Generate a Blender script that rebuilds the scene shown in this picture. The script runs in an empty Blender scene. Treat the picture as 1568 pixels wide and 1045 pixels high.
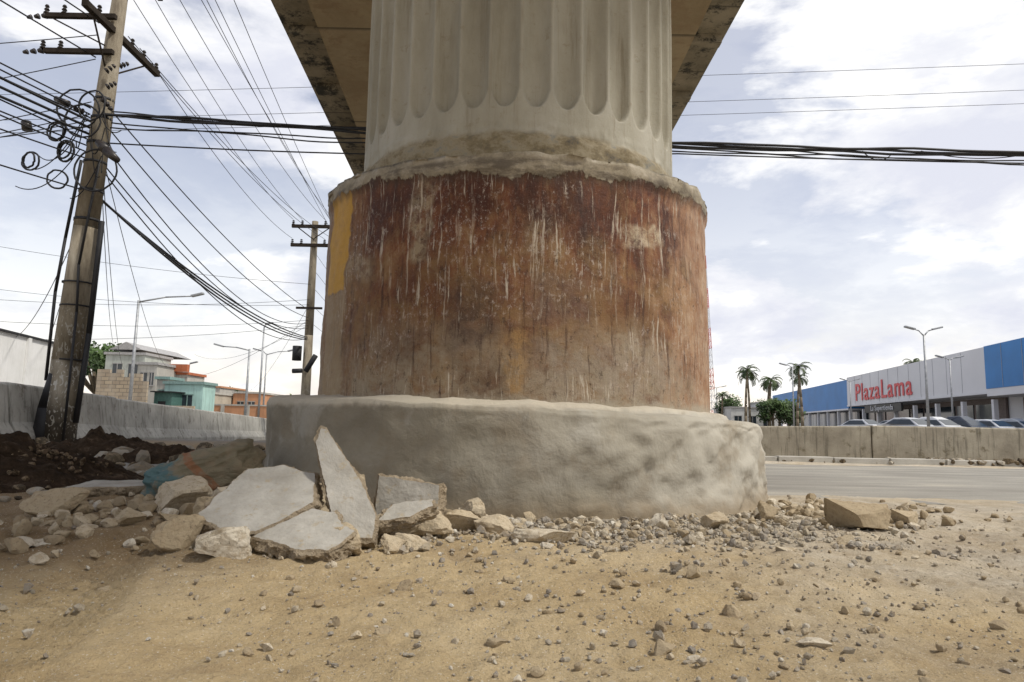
import bpy, bmesh, math, random
import numpy as np
from mathutils import Vector, Matrix, noise
random.seed(7); rng=np.random.default_rng(7)
sc=bpy.context.scene
rad=math.radians
def link(o,parent=None):
    sc.collection.objects.link(o)
    if parent: o.parent=parent
    return o
def group(name,loc=(0,0,0),rz=0):
    e=bpy.data.objects.new(name,None); e.location=loc; e.rotation_euler=(0,0,rz); e.empty_display_size=.2
    return link(e)
def ss(x,a,b):
    t=max(0.,min(1.,(x-a)/(b-a))); return t*t*(3-2*t)
# ---------------- node helper
class G:
    def __init__(s,nt): s.nt=nt
    def n(s,t,props=None,ins=None):
        nd=s.nt.nodes.new(t)
        for k,v in (props or {}).items(): setattr(nd,k,v)
        for k,v in (ins or {}).items():
            if isinstance(v,bpy.types.NodeSocket): s.nt.links.new(v,nd.inputs[k])
            else: nd.inputs[k].default_value=v
        return nd
    def coord(s,w='Object'): return s.n('ShaderNodeTexCoord').outputs[w]
    def map(s,v,scale=(1,1,1),loc=(0,0,0)): return s.n('ShaderNodeMapping',None,{'Vector':v,'Scale':scale,'Location':loc}).outputs[0]
    def noise(s,v,scale=5,detail=6,rough=.6,dist=0): return s.n('ShaderNodeTexNoise',None,{'Vector':v,'Scale':scale,'Detail':detail,'Roughness':rough,'Distortion':dist}).outputs[0]
    def ramp(s,f,stops):
        nd=s.n('ShaderNodeValToRGB',None,{0:f}); cr=nd.color_ramp
        while len(cr.elements)<len(stops): cr.elements.new(.5)
        for e,(p,c) in zip(cr.elements,stops):
            e.position=p; e.color=(c[0],c[1],c[2],1) if not isinstance(c,(int,float)) else (c,c,c,1)
        return nd.outputs[0]
    def mix(s,f,a,b,mode='MIX'):
        c=lambda v:(v[0],v[1],v[2],1) if isinstance(v,tuple) else v
        return s.n('ShaderNodeMix',{'data_type':'RGBA','blend_type':mode},{0:f,6:c(a),7:c(b)}).outputs[2]
    def m(s,op,a,b=0.0,cl=False): return s.n('ShaderNodeMath',{'operation':op,'use_clamp':cl},{0:a,1:b}).outputs[0]
    def mr(s,v,a,b,c=0.0,d=1.0): return s.n('ShaderNodeMapRange',{'interpolation_type':'SMOOTHSTEP'},{0:v,1:a,2:b,3:c,4:d}).outputs[0]
    def sep(s,v): return s.n('ShaderNodeSeparateXYZ',None,{0:v}).outputs
    def bump(s,h,st=.5,d=.01,prev=None):
        i={'Strength':st,'Distance':d,'Height':h}
        if prev is not None: i['Normal']=prev
        return s.n('ShaderNodeBump',None,i).outputs[0]
def newmat(name):
    m=bpy.data.materials.new(name); m.use_nodes=True; nt=m.node_tree
    b=nt.nodes['Principled BSDF']; return m,G(nt),b
def setb(g,b,col=None,rough=.85,norm=None,metal=0,spec=.3):
    if isinstance(col,bpy.types.NodeSocket): g.nt.links.new(col,b.inputs['Base Color'])
    elif col: b.inputs['Base Color'].default_value=(col[0],col[1],col[2],1)
    if isinstance(rough,bpy.types.NodeSocket): g.nt.links.new(rough,b.inputs['Roughness'])
    else: b.inputs['Roughness'].default_value=rough
    if norm is not None: g.nt.links.new(norm,b.inputs['Normal'])
    b.inputs['Metallic'].default_value=metal
    b.inputs['Specular IOR Level'].default_value=spec
def weathered(name,c1,c2,scale=3,rough=.85,bst=.4,bd=.01,c3=None,streak=0.0,fine=60,spec=.25):
    m,g,b=newmat(name); o=g.coord()
    f=g.noise(o,scale,8,.65)
    col=g.ramp(f,[(.32,c1),(.62,c2)])
    if c3:
        col=g.mix(g.mr(g.noise(o,scale*2.7,6,.7),.55,.68),col,c3)
    if streak:
        s=g.noise(g.map(o,(9,9,.7)),scale,5,.6)
        col=g.mix(g.m('MULTIPLY',g.mr(s,.5,.68),streak),col,(c1[0]*.35,c1[1]*.35,c1[2]*.33))
    h=g.m('ADD',g.noise(o,scale*5,6,.7),g.m('MULTIPLY',g.noise(o,fine,4,.7),.5))
    setb(g,b,col,rough,g.bump(h,bst,bd),spec=spec)
    return m
def plain(name,c,rough=.6,metal=0,var=.25,scale=8,spec=.4):
    m,g,b=newmat(name); o=g.coord()
    col=g.ramp(g.noise(o,scale,5,.6),[(.3,tuple(x*(1-var) for x in c)),(.7,tuple(min(1,x*(1+var)) for x in c))])
    setb(g,b,col,rough,None,metal,spec); return m
# ---------------- mesh builder
class MB:
    def __init__(s): s.v=[];s.f=[];s.mi=[]
    def add(s,vs,fs,mi=0):
        o=len(s.v); s.v+= [tuple(v) for v in vs]; s.f+=[tuple(i+o for i in f) for f in fs]; s.mi+=[mi]*len(fs)
    def box(s,x0,x1,y0,y1,z0,z1,mi=0,M=None):
        vs=[Vector((x,y,z)) for z in (z0,z1) for x,y in ((x0,y0),(x1,y0),(x1,y1),(x0,y1))]
        if M: vs=[M@v for v in vs]
        s.add(vs,[(3,2,1,0),(4,5,6,7),(0,1,5,4),(1,2,6,5),(2,3,7,6),(3,0,4,7)],mi)
    def cyl(s,p0,p1,r0,r1=None,n=10,mi=0):
        r1=r0 if r1 is None else r1
        p0=Vector(p0);p1=Vector(p1);d=(p1-p0).normalized()
        a=d.orthogonal().normalized(); b=d.cross(a)
        vs=[]
        for p,r in ((p0,r0),(p1,r1)):
            for i in range(n):
                t=2*math.pi*i/n; vs.append(p+a*math.cos(t)*r+b*math.sin(t)*r)
        fs=[(i,(i+1)%n,n+(i+1)%n,n+i) for i in range(n)]+[tuple(range(n))[::-1],tuple(range(n,2*n))]
        s.add(vs,fs,mi)
    def path(s,pts,rs,n=8,mi=0):
        for i in range(len(pts)-1): s.cyl(pts[i],pts[i+1],rs[i],rs[i+1],n,mi)
    def obj(s,name,mats,parent=None,smooth=False,bevel=0):
        me=bpy.data.meshes.new(name); me.from_pydata(s.v,[],s.f); 
        for m in (mats if isinstance(mats,list) else [mats]): me.materials.append(m)
        me.polygons.foreach_set('material_index',s.mi)
        if smooth: me.polygons.foreach_set('use_smooth',[True]*len(s.f))
        me.update()
        o=bpy.data.objects.new(name,me); link(o,parent)
        if bevel:
            bv=o.modifiers.new('b','BEVEL'); bv.width=bevel; bv.segments=2; bv.limit_method='ANGLE'
        return o
# ---------------- materials
M_steel=plain('galvanised_steel',(.33,.34,.35),.5,.4)
M_dark=plain('dark_rubber',(.018,.018,.02),.6)
M_glass=plain('dark_glass',(.03,.04,.05),.12,0,.2,3,.6)
M_white=weathered('white_paint_weathered',(.72,.72,.70),(.85,.85,.84),1.5,.7,.1,.005,streak=.12)
M_barrier=weathered('barrier_concrete',(.32,.31,.28),(.50,.49,.45),1.6,.9,.5,.01,(.24,.22,.19),.55)
M_conc=weathered('slab_concrete',(.31,.29,.25),(.44,.42,.375),9,.9,.45,.005,(.36,.31,.23),fine=90)
M_break=weathered('broken_concrete',(.28,.215,.14),(.50,.41,.29),22,.95,1,.018,(.19,.145,.095),fine=120)

# ---------------- SKY
w=bpy.data.worlds.new('World'); sc.world=w; w.use_nodes=True
g=G(w.node_tree); bg=w.node_tree.nodes['Background']
SUN=Vector((.55,-.2,.84)).normalized()
sky=g.n('ShaderNodeTexSky',{'sky_type':'NISHITA','sun_disc':False,'sun_elevation':math.asin(SUN.z),'sun_rotation':math.atan2(SUN.x,SUN.y),'air_density':1.0,'dust_density':1.0,'ozone_density':2.0})
gc=g.coord('Generated'); sx=g.sep(gc)
den=g.m('ADD',g.m('MAXIMUM',sx[2],0.0),.34)
cv=g.n('ShaderNodeCombineXYZ',None,{0:g.m('DIVIDE',sx[0],den),1:g.m('DIVIDE',sx[1],den),2:g.m('MULTIPLY',sx[2],2.5)}).outputs[0]
n1=g.noise(g.map(cv,(1,1,1),(3.1,1.7,0)),1.7,10,.58,.2)
n2=g.noise(g.map(cv,(1,1,1),(7.3,2.2,1)),2.3,10,.60,.15)
cover=g.mr(g.m('ADD',n1,g.m('MULTIPLY',sx[0],.14)),.41,.56)
haze=g.mr(sx[2],0.0,.35,.65,.25)
cov=g.m('MAXIMUM',cover,haze)
shade=g.ramp(n2,[(.36,(7.9,8.1,9.1)),(.47,(9.3,9.4,9.9)),(.56,(12.0,11.9,11.7))])
skyc=g.mix(1.0,sky.outputs[0],(2.9,2.1,1.66),'MULTIPLY')
col=g.mix(cov,skyc,shade)
w.node_tree.links.new(col,bg.inputs[0]); bg.inputs[1].default_value=.1
sl=bpy.data.lights.new('sun','SUN'); sl.energy=3.1; sl.angle=rad(6.0); sl.color=(1,.95,.86)
so=bpy.data.objects.new('sun',sl); link(so); so.rotation_euler=SUN.to_track_quat('Z','Y').to_euler()

# ---------------- CAMERA
cd=bpy.data.cameras.new('camera'); cam=bpy.data.objects.new('camera',cd); link(cam)
cd.lens=24; cd.sensor_width=36; cd.clip_end=3000; cd.clip_start=.05
cam.matrix_world=Matrix.Translation((0,0,.40))@Matrix.Rotation(rad(90+6.98),4,'X')@Matrix.Rotation(rad(1.15),4,'Z')
sc.camera=cam
sc.view_settings.view_transform='Standard'; sc.view_settings.look='None'; sc.view_settings.exposure=0

# ---------------- GROUND
def slow(x,y):
    z=-.05*ss(x,.6,1.9)
    z+=-.35*ss(y,11,25)*ss(-x,2,6)
    return z
def fb(x,y,s,o=4): return noise.fractal(Vector((x*s,y*s,3.3)),.9,2.1,o)
def gh(x,y):
    z=slow(x,y)
    wr=ss(y,4.5,5.5)*(1-ss(y,9.45,9.75))
    n=.020*fb(x,y,1.1)
    if y<9 and abs(x)<5: n+=.010*fb(x+4,y,5)+.009*fb(x,y+9,18,3)
    n+=.16*math.exp(-((y-8.6)/.8)**2)*ss(-x,2.9,4.2)
    n+=.03*math.exp(-((x+1.2)/.9)**2-((y-3.1)/.7)**2)
    n-=.02*math.exp(-((x-.3)/1.2)**2-((y-2.9)/.4)**2)
    if 1.0<y<2.4 and -1.7<x<-.4:
        c=-.86-.30*(y-1.2); a=abs(x-c)
        if a<.12:
            n+=-.012*(1-ss(a,.10,.12))+.009*math.sin((y+abs(x-c)*.8)*165)*(1-ss(a,.08,.12))*(.5+.5*ss(fb(x,y,4),-.3,.3))
    return z+n*(1-wr)-.03*wr
def axis(lo,hi,st,far,gr=1.16):
    a=list(np.arange(lo,hi,st)); s=st; x=a[-1]
    while x<far: s*=gr; x+=s; a.append(x)
    s=st;x=a[0];b=[]
    while x>-far: s*=gr; x-=s; b.append(x)
    return b[::-1]+a
xs=axis(-2.2,2.5,.0125,900); ys=axis(.9,3.6,.0105,1500,1.09)
ys=[y for y in ys if y>-30]
nx,ny=len(xs),len(ys)
V=np.array([(x,y,gh(x,y)) for y in ys for x in xs],dtype=np.float32)
idx=np.arange(nx*ny).reshape(ny,nx)
F=np.stack([idx[:-1,:-1],idx[:-1,1:],idx[1:,1:],idx[1:,:-1]],-1).reshape(-1,4)
def npmesh(name,V,F,mats,parent=None,smooth=True,attr=None):
    me=bpy.data.meshes.new(name); k=F.shape[1]
    me.vertices.add(len(V)); me.vertices.foreach_set('co',V.astype(np.float32).ravel())
    me.loops.add(F.size); me.loops.foreach_set('vertex_index',F.astype(np.int32).ravel())
    me.polygons.add(len(F)); me.polygons.foreach_set('loop_start',np.arange(len(F),dtype=np.int32)*k)
    me.polygons.foreach_set('use_smooth',np.full(len(F),smooth))
    for m in mats: me.materials.append(m)
    if attr is not None:
        a=me.attributes.new('tint','FLOAT','POINT'); a.data.foreach_set('value',attr.astype(np.float32))
    me.update(calc_edges=True); me.validate()
    return link(bpy.data.objects.new(name,me),parent)
m,g,b=newmat('dirt'); o=g.coord(); sp=g.sep(o)
tan=g.ramp(g.noise(o,1.3,8,.65),[(.33,(.43,.315,.17)),(.5,(.56,.435,.255)),(.68,(.64,.52,.335))])
grey=g.ramp(g.noise(o,4,8,.7),[(.35,(.41,.36,.285)),(.65,(.62,.56,.46))])
fx=g.m('ADD',g.mr(sp[0],-.4,1.6,0,.7),g.m('MULTIPLY',g.m('SUBTRACT',g.noise(o,2.2,6,.6),.5),1.8))
col=g.mix(g.m('ADD',fx,g.mr(sp[1],1.5,2.9,-.25,.15),True),tan,grey)
dm=g.m('ADD',g.mr(sp[0],-.2,-1.4),g.m('MULTIPLY',g.m('SUBTRACT',g.noise(o,3,6,.65),.5),1.5))
dm=g.m('MULTIPLY',g.m('MULTIPLY',dm,g.mr(sp[1],1.5,2.0),True),.7)
col=g.mix(dm,col,(.20,.13,.07))
spk=g.noise(o,130,4,.75)
col=g.mix(g.mr(spk,.54,.70,0,.75),col,(.25,.185,.115))
col=g.mix(g.mr(g.noise(g.map(o,(1,1,1),(5,5,5)),170,3,.7),.59,.70),col,(.72,.67,.56))
dk=g.m('MULTIPLY',g.mr(g.noise(o,3.1,8,.72),.53,.66),.4)
col=g.mix(dk,col,(.32,.235,.145))
col=g.mix(g.mr(g.noise(o,17,8,.78),.54,.65,0,.45),col,(.30,.225,.14))
far=g.mr(sp[1],10,14); col=g.mix(far,col,(.25,.23,.20))
h=g.m('ADD',g.m('ADD',g.noise(o,38,8,.75),g.m('MULTIPLY',spk,.35)),g.m('MULTIPLY',g.noise(o,14,6,.6),.8))
setb(g,b,col,.95,g.bump(h,.9,.02),spec=.12)
M_dirt=m
npmesh('ground',V,F,[M_dirt])
m,g,b=newmat('dusty_asphalt'); o=g.coord()
c=g.ramp(g.noise(g.map(o,(.4,1.5,1)),1.5,8,.65),[(.3,(.22,.205,.18)),(.55,(.32,.305,.27)),(.72,(.46,.42,.35))])
c=g.mix(g.mr(g.noise(o,90,3,.7),.55,.7),c,(.14,.13,.12))
c=g.mix(g.mr(g.noise(g.map(o,(.25,3,1)),1.2,6,.6),.52,.66,0,.5),c,(.19,.18,.165))
setb(g,b,c,.9,g.bump(g.noise(o,70,5,.7),.5,.008),spec=.2); M_road=m
rx=np.arange(-14,80,.5); ry=np.arange(4.6,9.76,.3)
V=np.array([(x,y,slow(x,y)+.004-.02) for y in ry for x in rx]); n_=len(rx); idx=np.arange(len(rx)*len(ry)).reshape(len(ry),n_)
F=np.stack([idx[:-1,:-1],idx[:-1,1:],idx[1:,1:],idx[1:,:-1]],-1).reshape(-1,4)
npmesh('road',V,F,[M_road])

# ---------------- PIER
CX,CY=.02,4.72
pier=group('viaduct_pier',(CX,CY,0))
def lathe(name,rf,zs,nth,mats,smooth=True):
    verts=[];uv=[]
    for k,z in enumerate(zs):
        for i in range(nth+1):
            th=-math.pi+2*math.pi*i/nth
            r,zz=rf(th,z,k); verts.append((r*math.sin(th),-r*math.cos(th),zz)); uv.append((th*1.3,zz))
    W=nth+1; F=[]
    for k in range(len(zs)-1):
        for i in range(nth): a=k*W+i; F.append((a,a+1,a+W+1,a+W))
    me=bpy.data.meshes.new(name); me.from_pydata(verts,[],F)
    l=me.uv_layers.new(name='UVMap'); li=np.empty(len(me.loops),dtype=np.int32); me.loops.foreach_get('vertex_index',li)
    l.data.foreach_set('uv',np.array(uv,dtype=np.float32)[li].ravel())
    for m in mats: me.materials.append(m)
    me.polygons.foreach_set('use_smooth',[smooth]*len(F)); me.update()
    return link(bpy.data.objects.new(name,me),pier)
prof=[(1.67,-.25),(1.65,-.08),(1.62,-.02),(1.607,.06),(1.60,.15),(1.597,.28),(1.596,.40),(1.592,.47),(1.580,.492),(1.55,.500),(1.46,.506),(1.36,.515),(1.24,.53)]
pr=[]
for a,b_ in zip(prof[:-1],prof[1:]):
    for t in np.linspace(0,1,7)[:-1]: pr.append((a[0]+(b_[0]-a[0])*t,a[1]+(b_[1]-a[1])*t))
pr.append(prof[-1])
def basef(th,z,k):
    r,zz=pr[k]; x=math.sin(th); y=-math.cos(th)
    p=Vector((x*1.6,y*1.6,zz))
    top=ss(zz,.35,.5)
    d=.020*noise.fractal(Vector((x*3.2,y*3.2,zz*2)),.9,2,3)+.006*noise.fractal(p*6,.9,2,4)
    l=noise.fractal(Vector((x*6+2,y*6,zz*5.5+4-x*2)),.75,2.1,3)
    k2=(.2+.8*ss(x,-.05,.45))*(1-.6*top)
    d+=(.020*ss(l,.05,.5)-.016*ss(-l,.05,.5))*k2
    l2=noise.noise(Vector((x*15,y*15,zz*6+9))); d+=.008*ss(l2,.1,.5)*k2
    tilt=(-.032*x if r<1.4 else -.055*x-.012)*top
    edge=.014*noise.fractal(Vector((x*6,y*6,1)),.8,2,5)*top
    return r+d*(1.0 if r>1.4 else .3), zz+tilt+edge
m,g,b=newmat('cement_plaster'); o=g.coord(); uvv=g.coord('UV')
su=g.sep(uvv)
c=g.ramp(g.noise(o,2.0,8,.58,.3),[(.32,(.21,.185,.14)),(.5,(.28,.255,.20)),(.68,(.36,.335,.28))])
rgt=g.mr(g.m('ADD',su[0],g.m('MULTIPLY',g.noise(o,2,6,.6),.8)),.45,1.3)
c=g.mix(g.m('MULTIPLY',rgt,.75),c,(.46,.435,.375))  # sunlit right and shaded left of the plinth painted into the plaster colour
c=g.mix(g.mr(g.noise(o,4.0,7,.60),.50,.66,0,.5),c,(.235,.19,.13))
c=g.mix(g.mr(g.noise(g.map(o,(1,1,1),(4,1,1)),3.0,7,.6,.5),.55,.66,0,.5),c,(.42,.40,.35))
c=g.mix(g.mr(g.m('ADD',su[1],g.m('MULTIPLY',g.noise(o,9,6,.6),.14)),.04,.20,.7,0),c,(.24,.18,.11))
c=g.mix(g.mr(g.m('ADD',su[1],g.m('MULTIPLY',g.noise(o,14,6,.6),.07)),.50,.535,0,.75),c,(.50,.45,.36))
c=g.mix(g.mr(g.noise(o,60,5,.8),.58,.7,0,.3),c,(.16,.13,.09))
hh=g.m('ADD',g.noise(o,6,6,.55,.3),g.m('MULTIPLY',g.noise(o,60,5,.65),.12))
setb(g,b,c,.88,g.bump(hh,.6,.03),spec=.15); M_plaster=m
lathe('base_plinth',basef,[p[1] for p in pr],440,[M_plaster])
# drum
m,g,b=newmat('stained_drum'); uvv=g.coord('UV'); o=g.coord()
def warp(v,sc_,amt,det=5.0):
    dn=g.n('ShaderNodeTexNoise',None,{'Vector':v,'Scale':sc_,'Detail':det}).outputs[1]
    q=g.n('ShaderNodeVectorMath',{'operation':'SCALE'},{0:g.n('ShaderNodeVectorMath',{'operation':'SUBTRACT'},{0:dn,1:(.5,.5,.5)}).outputs[0],3:amt}).outputs[0]
    return g.n('ShaderNodeVectorMath',{'operation':'ADD'},{0:v,1:q}).outputs[0]
P=warp(uvv,5.0,.22,8.0)
PW=warp(uvv,3.0,.06,5.0)
s0=g.sep(uvv); sd=g.sep(P); U,Z=s0[0],s0[1]
mid=g.noise(g.map(PW,(3.0,1.3,1)),2.0,12,.74,.3)
c=g.ramp(mid,[(.36,(.042,.016,.010)),(.45,(.10,.033,.017)),(.53,(.175,.068,.032)),(.61,(.25,.14,.07)),(.71,(.34,.25,.16))])
big=g.noise(uvv,1.9,7,.62); bign=g.m('SUBTRACT',big,.5)
c=g.mix(g.m('MULTIPLY',g.mr(g.m('ADD',Z,g.m('MULTIPLY',bign,1.2)),1.45,1.2),g.mr(g.noise(P,5,8,.7),.38,.60,.15,.85)),c,(.22,.13,.055))
c=g.mix(g.m('MULTIPLY',g.mr(g.m('ADD',Z,g.m('MULTIPLY',bign,1.0)),1.0,.6),g.mr(g.noise(P,7,8,.75),.35,.60,.2,.95)),c,(.30,.245,.17))
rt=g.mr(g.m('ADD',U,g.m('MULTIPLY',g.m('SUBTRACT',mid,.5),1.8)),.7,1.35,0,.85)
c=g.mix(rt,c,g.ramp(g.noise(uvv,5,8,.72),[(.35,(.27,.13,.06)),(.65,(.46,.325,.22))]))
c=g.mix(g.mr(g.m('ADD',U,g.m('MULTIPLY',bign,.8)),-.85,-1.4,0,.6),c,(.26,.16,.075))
def box(u0,u1,z0,z1,s=.02):
    U_=sd[0]; Z_=sd[1]
    a=g.m('MULTIPLY',g.mr(U_,u0-s,u0+s),g.mr(U_,u1+s,u1-s)); b2=g.m('MULTIPLY',g.mr(Z_,z0-s,z0+s),g.mr(Z_,z1+s,z1-s))
    return g.m('MULTIPLY',a,b2)
pn=g.noise(uvv,11,9,.8)
for (u0,u1,z0,z1,cc,k,sf) in [(-.60,-.48,1.22,1.72,(.34,.27,.17),.85,.03),(.60,.86,1.36,1.50,(.48,.39,.27),.9,.02),(.04,.20,1.26,1.44,(.31,.22,.12),.7,.05),(-1.12,-.88,1.20,1.34,(.33,.26,.17),.8,.03),(.9,1.2,1.0,1.2,(.34,.20,.10),.6,.06),(-.35,-.05,.72,.9,(.26,.20,.14),.5,.06),(-.06,.05,.56,.86,(.38,.23,.09),.75,.04),(.1,1.0,.55,.85,(.30,.245,.19),.65,.1)]:
    c=g.mix(g.m('MULTIPLY',box(u0,u1,z0,z1,sf),g.mr(pn,.40,.58,.1*k,k)),c,cc)
for (u0,u1,z0,z1,cc,k) in [(-.95,-.62,1.38,1.8,(.055,.019,.012),.85),(-.42,-.1,1.45,1.8,(.055,.018,.011),.8),(-.02,.38,1.38,1.75,(.05,.02,.012),.8),(.45,.62,1.45,1.75,(.06,.022,.011),.7),(-.75,-.42,1.02,1.16,(.10,.032,.016),.75),(-.75,-.5,.72,.9,(.09,.04,.02),.6),(-.38,-.1,.80,1.12,(.075,.048,.035),.75),(.05,.4,.95,1.15,(.13,.085,.07),.65),(-.3,-.02,.5,.72,(.085,.05,.03),.65),(.5,.8,.95,1.1,(.13,.055,.03),.6)]:
    c=g.mix(g.m('MULTIPLY',box(u0,u1,z0,z1,.08),g.mr(g.noise(P,9,8,.75),.35,.6,.35*k,k)),c,cc)
dr=g.noise(g.map(PW,(15,.8,1)),2,7,.7)
c=g.mix(g.mr(dr,.46,.34,0,.7),c,(.045,.019,.013))
brk=g.mr(g.noise(g.map(uvv,(20,4,1),(1,7,0)),1,6,.7),.40,.52)
l1=g.noise(g.map(PW,(17,.6,1),(3,0,0)),2.0,7,.68)
zone=g.mr(g.noise(uvv,2.1,5,.65),.40,.54)
c=g.mix(g.m('MULTIPLY',g.m('MULTIPLY',g.m('MULTIPLY',g.mr(l1,.57,.62),zone),brk),g.mr(Z,.8,1.45,.25,.9)),c,(.50,.43,.34))
l2=g.noise(g.map(PW,(34,2.2,1),(9,4,0)),1.6,6,.68)
zone2=g.mr(g.noise(g.map(uvv,(1,1,1),(8,8,8)),3.0,5,.65),.43,.56)
c=g.mix(g.m('MULTIPLY',g.mr(l2,.575,.64,0,.85),zone2),c,(.50,.44,.355))
spz=g.m('MAXIMUM',g.mr(g.noise(g.map(uvv,(1,1,1),(2,6,8)),2.6,6,.65),.46,.62),g.m('MULTIPLY',box(-.35,.55,1.12,1.40,.12),.8))
spt=g.noise(g.map(uvv,(1,.6,1)),34,7,.84)
c=g.mix(g.m('MULTIPLY',g.mr(spt,.53,.62,0,.85),spz),c,(.47,.40,.34))
c=g.mix(g.mr(g.noise(uvv,70,6,.82),.56,.68,0,.55),c,(.37,.30,.23))
c=g.mix(g.mr(g.noise(g.map(uvv,(1,.6,1),(2,1,3)),26,8,.84),.54,.64,0,.75),c,(.035,.018,.013))
c=g.mix(g.m('MULTIPLY',box(-1.46,-1.14,1.16,1.80,.012),g.mr(pn,.3,.55,.6,.95)),c,(.52,.29,.045))
c=g.mix(g.m('MULTIPLY',box(-1.46,-1.14,.5,1.15,.03),.5),c,(.36,.28,.17))
c=g.mix(g.mr(g.m('ADD',Z,g.m('MULTIPLY',pn,-.18)),.47,.40,0,.85),c,(.36,.32,.25))
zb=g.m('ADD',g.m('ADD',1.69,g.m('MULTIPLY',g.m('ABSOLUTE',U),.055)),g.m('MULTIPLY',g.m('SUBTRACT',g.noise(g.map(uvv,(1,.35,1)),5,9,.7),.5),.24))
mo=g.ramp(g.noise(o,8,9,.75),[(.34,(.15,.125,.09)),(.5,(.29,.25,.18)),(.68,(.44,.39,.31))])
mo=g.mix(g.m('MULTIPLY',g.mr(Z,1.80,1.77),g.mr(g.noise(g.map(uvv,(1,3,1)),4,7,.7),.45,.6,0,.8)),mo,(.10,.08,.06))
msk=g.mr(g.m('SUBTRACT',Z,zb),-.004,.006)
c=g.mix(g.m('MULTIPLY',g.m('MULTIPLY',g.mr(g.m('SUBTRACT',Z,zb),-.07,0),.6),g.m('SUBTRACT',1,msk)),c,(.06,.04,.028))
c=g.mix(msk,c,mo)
hh=g.m('ADD',g.m('ADD',g.noise(uvv,14,10,.76),g.m('MULTIPLY',spt,.35)),g.m('MULTIPLY',msk,.9))
setb(g,b,c,g.mr(mid,.4,.7,.6,.9),g.bump(hh,.7,.012),spec=.25); M_drum=m
dz=[.42]+list(np.linspace(.5,1.80,64))+[1.81,1.82,1.83,1.84,1.85,1.86,1.87,1.88,1.89]
def drumf(th,z,k):
    x=math.sin(th);y=-math.cos(th); p=Vector((x*1.3,y*1.3,z))
    r=1.30-.012*(z-.5); zz=z
    zz+=.045*ss(z,1.5,1.8)*abs(x)
    if z>1.805:
        t=(z-1.805)/.085; r-=.012*min(1,t*4)+.21*max(0,t-.12)/.88; zz=z-.04*max(0,t-.12)
    n=.006*noise.fractal(p*3,.9,2,4)+.003*noise.fractal(p*14,.9,2,3)
    if z>1.68: n+=.020*noise.fractal(Vector((x*5,y*5,z*9)),.8,2.2,5)*ss(z,1.68,1.78)+.010*ss(z,1.69,1.72)
    zz+= .020*noise.fractal(Vector((x*4.5,y*4.5,7)),.75,2.1,5)*ss(z,1.74,1.80)
    return r+n,zz
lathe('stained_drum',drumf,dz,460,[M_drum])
# fluted column: concave flutes between narrow flat fillets
NF=38; SP=2*math.pi/NF
def colf(th,z,k):
    t=((th/SP)%1.0)*2-1
    a=abs(t); r=1.078
    wl=.88
    if a<wl:
        q=a/wl
        zb=2.175+.10*q**2.5
        dep=.064*(1-q**2.2)**.75
        r-=dep*ss(z,zb-.004,zb+.03)
    p=Vector((math.sin(th)*2.4,math.cos(th)*2.4,z*2))
    r+=.0025*noise.fractal(p,.9,2,4)
    if z<2.07: r+=.010*noise.fractal(p*4,.8,2,5)+.014*(1-ss(z+.02*noise.noise(p*2.5),1.995,2.02))
    return r,z
cz=list(np.linspace(1.78,2.15,24))+list(np.linspace(2.158,2.34,34))+list(np.linspace(2.38,5.75,20))
m,g,b=newmat('painted_column'); o=g.coord(); so_=g.sep(o)
c=g.ramp(g.noise(g.map(o,(1,1,.35)),2.2,9,.68),[(.3,(.27,.25,.195)),(.5,(.36,.34,.275)),(.7,(.45,.43,.365))])
c=g.mix(g.mr(g.noise(g.map(o,(12,12,.7)),1.4,7,.68),.52,.70,0,.6),c,(.22,.185,.125))
c=g.mix(g.mr(g.noise(o,16,8,.78),.56,.68,0,.5),c,(.25,.21,.14))
lowz=g.mr(g.m('ADD',so_[2],g.m('MULTIPLY',g.noise(o,6,7,.65),.06)),2.075,2.035)
lo=g.ramp(g.noise(g.map(o,(1,1,1.5)),6,9,.75),[(.33,(.10,.09,.075)),(.46,(.22,.18,.11)),(.56,(.31,.27,.19)),(.66,(.20,.20,.18))])
c=g.mix(lowz,c,lo)
setb(g,b,c,.75,g.bump(g.m('ADD',g.noise(o,26,8,.72),g.m('MULTIPLY',g.noise(o,140,3,.7),.3)),.6,.007),spec=.2); M_col=m
lathe('fluted_shaft',colf,cz,NF*24,[M_col])
cap=MB()
cap.cyl((0,0,5.55),(0,0,5.75),1.10,1.25,48)
cap.cyl((0,0,5.752),(0,0,5.82),1.36,1.36,48)
cap.obj('capital',M_col,pier)

# ---------------- DECK
def deckmat(name,c1,c2,c3,seg):
    m,g,b=newmat(name); o=g.coord(); s=g.sep(o)
    c=g.ramp(g.noise(o,.9,9,.72),[(.3,c1),(.6,c2)])
    c=g.mix(g.mr(g.noise(o,2.6,9,.78),.48,.60),c,c3)
    j=g.m('FRACT',g.m('MULTIPLY',s[1],seg)); c=g.mix(g.mr(j,.03,.0,0,.8),c,(.05,.045,.035))
    setb(g,b,c,.9,g.bump(g.noise(o,12,6,.7),.5,.02)); return m
M_under=deckmat('deck_soffit',(.22,.165,.095),(.34,.27,.17),(.26,.19,.115),.33)
M_wing=deckmat('deck_wing_mildew',(.12,.105,.07),(.30,.26,.19),(.045,.043,.035),.55)
deck=group('viaduct_deck')
y0,y1=-45.,120.
Lx=lambda y:-3.07-.055*max(y,-10)
d=MB()
def prism(d,xa,xb,z0,z1,mi):
    N=12
    ysn=np.linspace(y0,y1,N)
    for a,b_ in zip(ysn[:-1],ysn[1:]):
        vs=[(xa(a),a,z0),(xb(a),a,z0),(xb(b_),b_,z0),(xa(b_),b_,z0),(xa(a),a,z1),(xb(a),a,z1),(xb(b_),b_,z1),(xa(b_),b_,z1)]
        d.add(vs,[(3,2,1,0),(4,5,6,7),(1,2,6,5),(3,0,4,7)],mi)
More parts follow.
